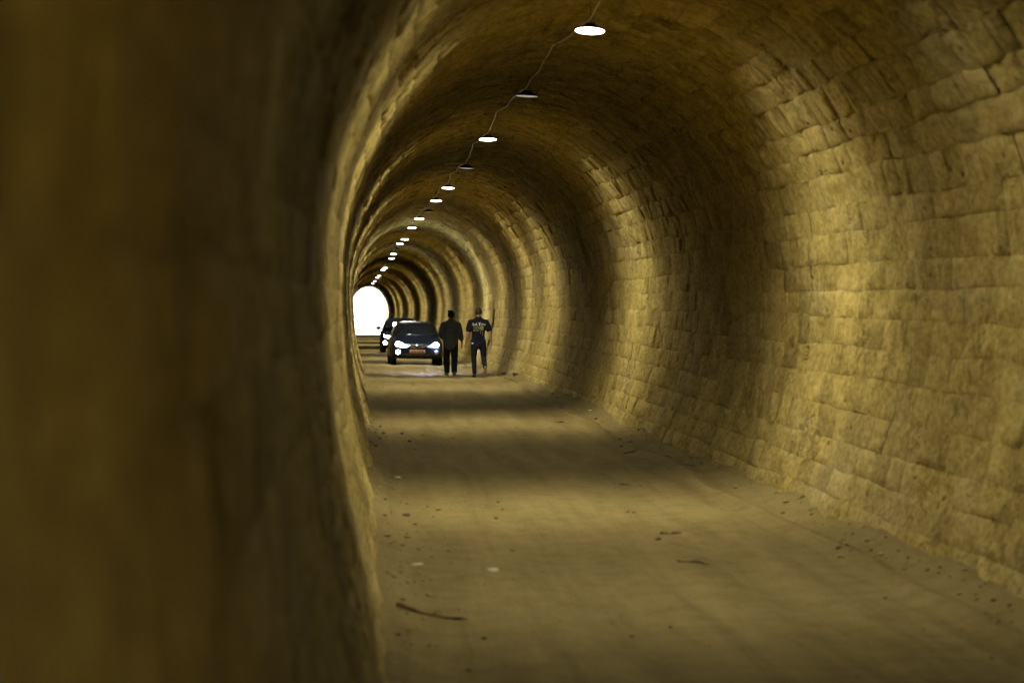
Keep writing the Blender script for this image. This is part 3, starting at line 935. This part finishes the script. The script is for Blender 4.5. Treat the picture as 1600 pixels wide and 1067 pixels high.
def hand(bm, wrist, d, side):
    """palm and five curled fingers; d = pointing direction, side = +1 right hand, thumb forward"""
    w = Vector(wrist); d = Vector(d).normalized()
    f = Vector((0, 1, 0)); f = (f - d * f.dot(d)).normalized()      # forward
    n = d.cross(f) ; n = n if n.x * side < 0 else -n                 # towards the thigh
    def P(a, b, c): return tuple(w + d * a + f * b + n * c)
    limb(bm, [P(-.02, 0, 0) + (.020, .026), P(.03, .002, 0) + (.016, .036), P(.085, .0, .004) + (.015, .040)])
    for b, L in ((.030, .070), (.010, .080), (-.010, .074), (-.030, .058)):
        limb(bm, [P(.085, b, .004) + (.0095,), P(.085 + L * .5, b * 1.05, .012) + (.0088,), P(.085 + L * .85, b, .034) + (.008,), P(.085 + L * .95, b * .95, .050) + (.0072,)], 10)
    limb(bm, [P(.025, .028, .006) + (.0115,), P(.060, .055, .016) + (.0105,), P(.092, .060, .026) + (.009,)], 10)

SKIN = noisy('skin', (0.30, 0.165, 0.105), (0.36, 0.20, 0.13), 25, 0.55, 0.001)
SKIN2 = noisy('skin_tanned', (0.16, 0.085, 0.055), (0.20, 0.11, 0.07), 25, 0.55, 0.001)
def cloth(name, c, c2, sc=7.0):
    m = mat(name, c, 0.95, spec=0.15)
    k = NT(m)
    co = k.n('ShaderNodeTexCoord').outputs['Object']
    fold = k.noise(k.vmul(co, (1.0, 1.0, 0.55)), sc, 3, 0.5, 1.0)
    wv = k.noise(co, 160, 2)
    k.l(k.ramp(fold, [(0.3, c), (0.7, c2)]), k.b.inputs['Base Color'])
    k.l(k.bump(wv, 0.001, 0.5, k.bump(fold, 0.045, 0.9)), k.b.inputs['Normal'])
    return m

def head(root, bm, c, yaw, skin):
    """adds head and neck to the body mesh; c = head centre"""
    Rz = Matrix.Rotation(yaw, 3, 'Z'); c = Vector(c)
    def q(x, y, z): return tuple(c + Rz @ Vector((x, y, z)))
    limb(bm, [(c.x * .6, c.y - .045, c.z - .24, .062, .060), (c.x * .9, c.y - .025, c.z - .13, .056, .058), (c.x, c.y - .01, c.z - .06, .058, .062)])
    g = bmesh.ops.create_icosphere(bm, subdivisions=4, radius=1.0)
    for v in g['verts']:
        x, y, z = v.co
        k = 1.0 if z > -0.1 else 1.0 - 0.30 * (-0.1 - z)
        p = Vector((x * .076 * k, y * .096 * (k ** 0.5) + (0.012 if z < -.3 and y > 0 else 0), z * .118))
        v.co = c + Rz @ p
    limb(bm, [q(0, .092, .012) + (.010,), q(0, .112, -.022) + (.014, .012)], 10)          # nose
    limb(bm, [q(-.020, .086, -.055) + (.008,), q(.020, .086, -.055) + (.008,)], 10)          # mouth
    for sx in (-1, 1):
        limb(bm, [q(sx * .076, -.004, .016) + (.009, .017), q(sx * .080, -.010, -.010) + (.009, .015), q(sx * .075, -.004, -.030) + (.008, .009)], 10)   # ears
        limb(bm, [q(sx * .018, .084, .026) + (.008,), q(sx * .046, .074, .026) + (.008,)], 8)    # brows
    eye = mat('eye', (0.05, 0.04, 0.03), 0.2)
    for sx in (-1, 1):
        b2 = bmesh.new(); ball(b2, q(sx * .031, .083, .008), (.010, .006, .006)); link('eye', bm_mesh('eye', b2), eye, root)

def hair_cap(root, c, yaw, r, mt, nm, low=-0.15, fr=0.25, voxel=0.007):
    b2 = bmesh.new()
    g = bmesh.ops.create_icosphere(b2, subdivisions=4, radius=1.0)
    Rz = Matrix.Rotation(yaw, 3, 'Z'); c = Vector(c)
    dead = []
    for v in g['verts']:
        x, y, z = v.co
        if z < low + fr * max(y, 0) * 2.2: dead.append(v); continue
        n = 1 + 0.03 * math.sin(23 * x) * math.cos(19 * z + 7 * y)
        v.co = c + Rz @ Vector((x * r[0] * n, y * r[1] * n, z * r[2] * n))
    bmesh.ops.delete(b2, geom=dead, context='VERTS')
    o = link(nm, bm_mesh(nm, b2), mt, root)
    so = o.modifiers.new('t', 'SOLIDIFY'); so.thickness = 0.012; so.offset = -1
    return o

def shoe(root, heel, toe, up, mt, sole_m, nm='shoe'):
    """shoe from heel to toe (points on the sole's underside); up = direction away from the sole"""
    h, t = Vector(heel), Vector(toe); u = Vector(up).normalized()
    d = (t - h).normalized(); sd = d.cross(u).normalized(); L = (t - h).length
    prof = [(0.0, .030, .055), (.10, .036, .075), (.28, .036, .085), (.45, .038, .075), (.62, .045, .060), (.80, .047, .048), (.94, .036, .036), (1.0, .018, .022)]
    def loft(z0, zf, ex):
        b2 = bmesh.new(); rings = []
        for k, w, hh in prof:
            c = h + d * L * k
            top = zf(hh)
            ring = []
            for (a, z) in ((-1, z0), (-1.02, z0 + (top - z0) * .45), (-.8, z0 + (top - z0) * .85), (0, top), (.8, z0 + (top - z0) * .85), (1.02, z0 + (top - z0) * .45), (1, z0)):
                ring.append(b2.verts.new(c + sd * a * (w + ex) + u * z))
            rings.append(ring)
        for a, b in zip(rings, rings[1:]):
            n = len(a)
            for k in range(n): b2.faces.new((a[k], a[(k + 1) % n], b[(k + 1) % n], b[k]))
        b2.faces.new(rings[0]); b2.faces.new(rings[-1])
        return bm_mesh(nm, b2)
    o = link(nm, loft(.018, lambda q: q + .02, 0.0), mt, root)
    link('sole', loft(0.0, lambda q: .026, 0.004), sole_m, o, smooth=False)

def build_walker_a():
    x0, y0 = 3.37, 61.4
    root = empty('person', (x0, y0, gz(x0 - .1, y0) - 0.0), (0, 0, R(-2)))
    tag(root, 'person walking away in black printed T-shirt and dark jeans, close to the right wall', 'person')
    tee = cloth('black_cotton', (0.006, 0.006, 0.008), (0.010, 0.010, 0.013))
    jean = cloth('dark_denim', (0.008, 0.010, 0.017), (0.014, 0.017, 0.028), 5)
    hairm = noisy('brown_hair', (0.020, 0.012, 0.008), (0.04, 0.025, 0.015), 60, 0.7, 0.004)
    HL, KL, AL = (-.095, 0, .93), (-.115, .03, .50), (-.10, -.02, .10)
    HR, KR, AR = (.095, 0, .93), (.135, .05, .50), (.165, -.30, .26)
    SL, EL, WL = (-.195, 0, 1.42), (-.265, -.04, 1.13), (-.315, .03, .885)
    SR, ER, WR = (.195, 0, 1.42), (.285, -.06, 1.14), (.325, -.03, .885)
    HC = (0.0, .03, 1.645)
    b = bmesh.new()
    limb(b, [(0, 0, .92, .145, .10), (0, .01, 1.08, .130, .092), (0, .0, 1.25, .158, .105), (0, -.005, 1.38, .165, .10), (0, -.01, 1.46, .10, .075)])
    for S, E, Wr in ((SL, EL, WL), (SR, ER, WR)):
        limb(b, [S + (.056,), lerp(S, E, .5) + (.049,), E + (.040,), lerp(E, Wr, .35) + (.041,), Wr + (.026,)])
    for H, K, A in ((HL, KL, AL), (HR, KR, AR)):
        limb(b, [H + (.085,), lerp(H, K, .5) + (.072,), K + (.053,), lerp(K, A, .35) + (.054,), A + (.036,)])
    hand(b, WL, (-.06, .05, -.2), -1); hand(b, WR, (.02, .0, -.2), 1)
    head(root, b, HC, R(4), SKIN)
    flesh('body', b, 0.0065, 3, SKIN, root)
    # T-shirt
    b = bmesh.new()
    limb(b, [(0, .0, .925, .178, .118), (0, .0, 1.0, .172, .116), (0, .01, 1.12, .165, .112), (0, .0, 1.26, .182, .122), (0, -.005, 1.37, .188, .115), (0, -.012, 1.445, .120, .085)], 24)
    for S, E in ((SL, EL), (SR, ER)):
        s_ = 1 if S[0] > 0 else -1
        limb(b, [(S[0] * .55, -.005, 1.425, .070, .078), S[:2] + (1.405,) + (.082, .080), lerp(S, E, .45) + (.083, .078), lerp(S, E, .72) + (.078, .075)])
    shirt = flesh('t_shirt', b, 0.012, 4, tee, root)
    # trousers
    b = bmesh.new()
    limb(b, [(0, 0, .86, .168, .118), (0, 0, .93, .168, .116), (0, .0, .985, .160, .108)], 20)
    for H, K, A in ((HL, KL, AL), (HR, KR, AR)):
        limb(b, [H + (.098, .105), lerp(H, K, .45) + (.088, .092), K + (.070, .074), lerp(K, A, .4) + (.066, .068), lerp(K, A, .93) + (.058, .062)])
    flesh('jeans', b, 0.012, 3, jean, root)
    # shoes
    sm = noisy('black_shoe', (0.010, 0.010, 0.011), (0.02, 0.02, 0.02), 30, 0.7, 0); so = noisy('dusty_sole', (0.26, 0.20, 0.12), (0.34, 0.27, 0.17), 30, 0.9, 0.002)
    shoe(root, (-.10, -.10, .004), (-.115, .18, .004), (0, 0, 1), sm, sm)
    shoe(root, (.17, -.385, .275), (.165, -.285, .02), (-.02, .93, .36), noisy('tan_shoe', (0.20, 0.14, 0.08), (0.26, 0.19, 0.11), 30, 0.8, 0), so)
    hair_cap(root, (0, .022, 1.655), R(4), (.084, .103, .120), hairm, 'hair', -0.42, 0.55)
    # white tag at the left hip
    b = bmesh.new(); box(b, (-.15, -.132, .875), (.05, .006, .035)); bmesh.ops.bevel(b, geom=b.edges[:], offset=0.004, segments=2, affect='EDGES')
    t = link('white_tag', bm_mesh('white_tag', b), mat('tag_white', (0.75, 0.75, 0.72), 0.7), root); t.rotation_euler = (0, R(12), 0)
    t.location = (-0.19, 0, -.02)
    # print on the back
    sh = BVHTree.FromPolygons([v.co.copy() for v in shirt.data.vertices], [tuple(p.vertices) for p in shirt.data.polygons])
    white = mat('print_white', (0.55, 0.55, 0.50), 0.8); olive = mat('print_olive', (0.20, 0.22, 0.08), 0.8); grey = mat('print_grey', (0.16, 0.16, 0.16), 0.8)
    def onback(nm, me, mt):
        for v in me.vertices:
            h = sh.ray_cast(Vector((v.co.x, -1, v.co.z)), Vector((0, 1, 0)))
            if h[0] is not None: v.co.y = h[0].y - 0.004 + v.co.y
        link(nm, me, mt, shirt, smooth=False)
    def txt(s_, size, x, z, mt):
        me = text_mesh('print', s_, size, 0.001)
        for v in me.vertices: v.co = Vector((v.co.x + x, -v.co.z, v.co.y + z))
        onback('print', me, mt)
    txt('Bak a', .095, -.055, 1.345, white); txt('You', .115, .085, 1.355, white)
    rr = random.Random(3)
    b = bmesh.new()
    for row in range(4):
        x = -.13
        while x < .02:
            w = rr.uniform(.012, .035); box(b, (x + w / 2, 0, 1.285 - .032 * row + rr.uniform(-.003, .003)), (w, .002, rr.uniform(.012, .020))); x += w + .008
    bmesh.ops.subdivide_edges(b, edges=b.edges[:], cuts=1)
    onback('print', bm_mesh('print', b), olive)
    b = bmesh.new()
    for (x, z, w, h_) in ((.085, 1.285, .085, .035), (.080, 1.25, .10, .035), (.09, 1.215, .07, .035)): box(b, (x, 0, z), (w, .002, h_))
    bmesh.ops.subdivide_edges(b, edges=b.edges[:], cuts=2)
    onback('print', bm_mesh('print', b), olive)
    b = bmesh.new()
    for (x, z, h_) in ((.055, 1.145, .09), (.105, 1.12, .14)): box(b, (x, 0, z), (.012, .002, h_))
    bmesh.ops.subdivide_edges(b, edges=b.edges[:], cuts=2)
    onback('print', bm_mesh('print', b), grey)
build_walker_a()

def build_walker_b():
    x0, y0 = 2.88, 66.3
    root = empty('person', (x0, y0, gz(x0, y0)), (0, 0, R(3)))
    tag(root, 'person in loose dark grey shirt and baggy trousers walking beside the headlight glare', 'person')
    top = cloth('grey_blue_veiled_cotton', (0.070, 0.078, 0.100), (0.095, 0.105, 0.130))  # dark grey-blue shirt, lightened to imitate the veil of headlight glare
    jean = cloth('navy_twill', (0.010, 0.014, 0.026), (0.018, 0.024, 0.042), 5)
    hairm = noisy('black_knit', (0.006, 0.006, 0.007), (0.014, 0.013, 0.013), 60, 0.9, 0.004)
    HL, KL, AL = (-.10, 0, .93), (-.11, .12, .51), (-.085, .22, .10)
    HR, KR, AR = (.10, 0, .93), (.10, .0, .50), (.08, -.17, .11)
    SL, EL, WL = (-.195, 0, 1.42), (-.285, -.09, 1.15), (-.20, .10, .98)
    SR, ER, WR = (.195, 0, 1.41), (.265, -.02, 1.13), (.315, .07, .90)
    HC = (.015, .03, 1.645)
    b = bmesh.new()
    limb(b, [(0, 0, .92, .16, .12), (0, .01, 1.08, .16, .115), (0, .0, 1.25, .175, .12), (0, -.005, 1.38, .18, .11), (0, -.01, 1.46, .11, .08)])
    for S, E, Wr in ((SL, EL, WL), (SR, ER, WR)):
        limb(b, [S + (.058,), lerp(S, E, .5) + (.052,), E + (.042,), lerp(E, Wr, .35) + (.043,), Wr + (.027,)])
    for H, K, A in ((HL, KL, AL), (HR, KR, AR)):
        limb(b, [H + (.09,), lerp(H, K, .5) + (.075,), K + (.055,), lerp(K, A, .35) + (.056,), A + (.038,)])
    hand(b, WL, (.03, .08, -.2), -1); hand(b, WR, (.03, .06, -.2), 1)
    head(root, b, HC, R(-35), SKIN2)
    flesh('body', b, 0.0065, 3, SKIN2, root)
    b = bmesh.new()
    limb(b, [(0, .0, .88, .212, .150), (0, .0, .96, .210, .150), (0, .01, 1.12, .205, .146), (0, .0, 1.26, .212, .146), (0, -.005, 1.37, .212, .132), (0, -.012, 1.455, .130, .095)], 24)
    for S, E, Wr in ((SL, EL, WL), (SR, ER, WR)):
        limb(b, [(S[0] * .55, -.005, 1.43, .080, .085), S[:2] + (1.405,) + (.092, .088), lerp(S, E, .5) + (.090, .086), E + (.080, .078), lerp(E, Wr, .5) + (.066, .064)])
    flesh('loose_shirt', b, 0.012, 4, top, root)
    b = bmesh.new()
    limb(b, [(0, 0, .85, .185, .130), (0, 0, .93, .185, .130), (0, .0, .985, .175, .12)], 20)
    for H, K, A in ((HL, KL, AL), (HR, KR, AR)):
        limb(b, [H + (.110, .118), lerp(H, K, .45) + (.104, .108), K + (.092, .094), lerp(K, A, .4) + (.086, .088), lerp(K, A, .95) + (.078, .082)])
    flesh('baggy_trousers', b, 0.012, 3, jean, root)
    sm = noisy('grey_shoe', (0.12, 0.105, 0.085), (0.17, 0.15, 0.12), 30, 0.8, 0); so = noisy('grey_sole', (0.20, 0.18, 0.14), (0.28, 0.25, 0.2), 30, 0.9, 0)
    shoe(root, (-.085, .14, .004), (-.11, .42, .004), (0, 0, 1), sm, so); shoe(root, (.08, -.255, .035), (.10, .015, .004), (0, .12, 1), sm, so)
    hair_cap(root, (.012, .022, 1.665), R(-35), (.094, .112, .128), hairm, 'knitted_cap', -0.50, 0.62)
    b = bmesh.new(); ball(b, (-.035, -.02, 1.765), (.055, .055, .040)); flesh('cap_top', b, .01, 2, hairm, root)
build_walker_b()

# ------------------------------------------------------------------ things lying on the dirt
M_WOOD = noisy('dry_wood', (0.10, 0.065, 0.025), (0.18, 0.125, 0.05), 20, 0.9, 0.004)
M_DARKROCK = noisy('dark_stone', (0.08, 0.056, 0.022), (0.14, 0.10, 0.04), 14, 0.9, 0.01)
M_PALEROCK = noisy('pale_stone', (0.42, 0.35, 0.20), (0.58, 0.50, 0.32), 14, 0.9, 0.01)
M_RUBBLE = noisy('tan_rubble', (0.18, 0.135, 0.052), (0.30, 0.225, 0.09), 14, 0.95, 0.01)

def rock_mesh(seed, r, flat=0.6):
    rr = random.Random(seed)
    bm = bmesh.new(); bmesh.ops.create_icosphere(bm, subdivisions=2, radius=1.0)
    k = [Vector((rr.uniform(-1, 1), rr.uniform(-1, 1), rr.uniform(-1, 1))).normalized() for _ in range(7)]
    for v in bm.verts:
        d = v.co.normalized(); q = 1.0
        for n in k:
            t = d.dot(n)
            if t > 0.55: q = min(q, 0.55 / t + 0.12)
        v.co = Vector((d.x * q * r, d.y * q * r * 0.8, d.z * q * r * flat))
    return bm_mesh('rock', bm)

def place(px, py):
    """a spot on the dirt, read off the photograph's perspective"""
    a, b = R(YAW), R(PITCH)
    u = (px - 800) / FPX; v = (533.5 - py) / FPX
    d = Vector((u, math.cos(b) + v * math.sin(b), v * math.cos(b) - math.sin(b)))
    d = Vector((d.x * math.cos(a) + d.y * math.sin(a), -d.x * math.sin(a) + d.y * math.cos(a), d.z))
    t = 5.0
    for _ in range(60):
        x, y, z = d.x * t, d.y * t, CAM_Z + d.z * t
        t += (z - gz(x, y)) / max(-d.z, 0.012) * 0.6
    return d.x * t, d.y * t

def rock(nm, px, py, size, seed, mt, label, grp, flat=0.6):
    x, y = place(px, py)
    o = link(nm, rock_mesh(seed, size, flat), mt); o.location = (x, y, gz(x, y) + size * flat * 0.2); o.rotation_euler = (0, 0, seed * 1.3)
    tag(o, label, 'stone', grp)

def stick(px0, py0, px1, py1, r, label, seed, bend=0.03):
    rr = random.Random(seed)
    (xa, ya), (xb, yb) = place(px0, py0), place(px1, py1)
    cx, cy = (xa + xb) / 2, (ya + yb) / 2; cz = gz(cx, cy)
    pts = []; rad = []
    n = 9
    for k in range(n):
        t = k / (n - 1)
        x = xa + (xb - xa) * t + rr.uniform(-1, 1) * bend * .3; y = ya + (yb - ya) * t + bend * math.sin(1.3 * t * math.pi) + rr.uniform(-1, 1) * bend * .3
        pts.append((x - cx, y - cy, gz(x, y) + r * 0.35 + (0.006 * math.sin(t * 7 + seed)) - cz)); rad.append(r * (1.1 - 0.6 * t) * rr.uniform(.85, 1.1))
    bm = bmesh.new(); sweep(bm, pts, rad, 8)
    a = Vector(pts[4]); sweep(bm, [a, a + Vector((.03, .03, r * 1.5)), a + Vector((.06, .08, r * 2.0))], [r * .5, r * .4, r * .2], 6)
    o = link('stick', bm_mesh('stick', bm), M_WOOD); o.location = (cx, cy, cz)
    tag(o, label, 'stick')

G = 'stones lying on the dirt floor'
stick(622, 948, 726, 968, .017, 'longest dark stick lying on the dirt at the bottom left', 1)
stick(1032, 834, 1064, 833, .012, 'short straight twig lying mid floor on the right, above a curved one', 2, .01)
stick(1060, 877, 1108, 882, .013, 'slightly curved dark twig lying lower right on the floor', 3, .02)
stick(868, 659, 884, 660, .012, 'small distant twig lying where the lit floor begins to darken', 4, .01)
stick(975, 708, 1003, 703, .012, 'thin twig lying next to the ridge along the right wall', 5, .01)
stick(968, 757, 1003, 759, .008, 'thin straw-like twig lying in the shadow band, right of the middle', 6, .01)
stick(1040, 712, 1085, 728, .016, 'branch lying along the ridge at the foot of the right wall', 7, .03)
rock('pale_stone', 770, 891, .055, 11, M_PALEROCK, 'pale flat stone lying alone in the lower middle of the floor', G, .35)
rock('pale_stone', 652, 883, .060, 12, M_PALEROCK, 'pale chip lying lower left, above the longest stick', G, .3)
rock('pale_stone', 622, 746, .05, 13, M_PALEROCK, 'pale sliver lying at the foot of the left wall', G, .3)
rock('dark_stone', 634, 806, .048, 14, M_DARKROCK, 'dark brown stone lying left, near the foot of the left wall', G)
rock('dark_stone', 686, 797, .040, 15, M_DARKROCK, 'dark flat stone lying alone between the left wall and a trio of pebbles', G, .4)
rock('dark_stone', 779, 785, .022, 16, M_DARKROCK, 'upper pebble of the dark trio in the lit floor', G)
rock('dark_stone', 785, 796, .022, 17, M_DARKROCK, 'middle pebble of the dark trio in the lit floor', G)
rock('dark_stone', 775, 810, .027, 18, M_DARKROCK, 'lowest pebble of the dark trio in the lit floor', G)
rock('dark_stone', 801, 860, .026, 19, M_RUBBLE, 'brown pebble lying alone in the dim floor above the pale flat stone', G)
rock('dark_stone', 981, 800, .024, 20, M_DARKROCK, 'left pebble of a close pair on the lit floor, right side', G)
rock('dark_stone', 990, 801, .022, 21, M_DARKROCK, 'right pebble of a close pair on the lit floor, right side', G)
rock('dark_stone', 1028, 843, .030, 22, M_DARKROCK, 'pebble lying just below the end of the short straight twig', G)
rock('dark_stone', 1310, 856, .036, 23, M_DARKROCK, 'grey-brown stone lying below the ridge on the far right of the floor', G)
rock('dark_stone', 1119, 715, .065, 24, M_DARKROCK, 'dark rock resting on the dust bank against the right wall', G, .7)
rock('dark_stone', 1095, 724, .036, 25, M_DARKROCK, 'flat dark stone just left of the rock on the right bank', G, .5)
rock('dark_stone', 1080, 715, .030, 26, M_DARKROCK, 'small stone left of two darker rocks on the right bank', G, .5)
rock('dark_stone', 932, 655, .040, 27, M_DARKROCK, 'dark stone at the start of the ridge by the right wall', G)
rock('dark_stone', 970, 698, .032, 28, M_DARKROCK, 'small dark stone lying in the shadow band near the right ridge', G)
rock('dark_stone', 806, 590, .11, 29, M_DARKROCK, 'largest dark rock lying at the wall foot right of the walkers', G, .6)
rock('dark_stone', 628, 678, .038, 30, M_DARKROCK, 'dark stone lying in shadow on the left side of the floor', G)
rock('dark_stone', 640, 690, .036, 31, M_DARKROCK, 'dark stone lying just below another in shadow on the left', G)
rock('dark_stone', 708, 685, .026, 32, M_DARKROCK, 'pebble lying mid floor at the edge of the shadow band', G)
rock('white_scrap', 923, 641, .05, 33, mat('white_scrap', (0.75, 0.72, 0.62), 0.7), 'tiny white scrap lying by the foot of the right wall', G, .25)

def rubble():
    rr = np.random.default_rng(23)
    proto = []
    for k in range(6):
        me = rock_mesh(60 + k, 1.0, .6)
        V = np.array([v.co[:] for v in me.vertices]); F = np.array([p.vertices[:] for p in me.polygons])
        proto.append((V, F)); bpy.data.meshes.remove(me)
    verts = []; faces = []; nv = 0
    for k in range(2600):
        t = rr.random()
        y = 9 + 110 * rr.random() ** 1.5
        if t < .82:
            side = 1 if rr.random() < .62 else -1
            u = side * (1.93 - abs(rr.normal(0, .22)))
        else: u = rr.uniform(-1.7, 1.6)
        x = CX + u
        r = 0.006 + 0.012 * rr.random() ** 2 + (0.022 * rr.random() ** 5 if t < .82 else 0.006 * rr.random() ** 4)
        V, F = proto[k % 6]
        a = rr.uniform(0, 6.28); c, s = math.cos(a), math.sin(a)
        P = V * r
        P = np.stack([P[:, 0] * c - P[:, 1] * s + x, P[:, 0] * s + P[:, 1] * c + y, P[:, 2] + gz(x, y) + r * .2], 1)
        verts.append(P); faces.append(F + nv); nv += len(V)
    me = bpy.data.meshes.new('gravel')
    me.from_pydata(np.concatenate(verts).tolist(), [], np.concatenate(faces).tolist())
    o = link('gravel', me, M_RUBBLE)
    tag(o, 'scattered crumbs and grit on the dirt floor', None, None, 'stuff')
rubble()
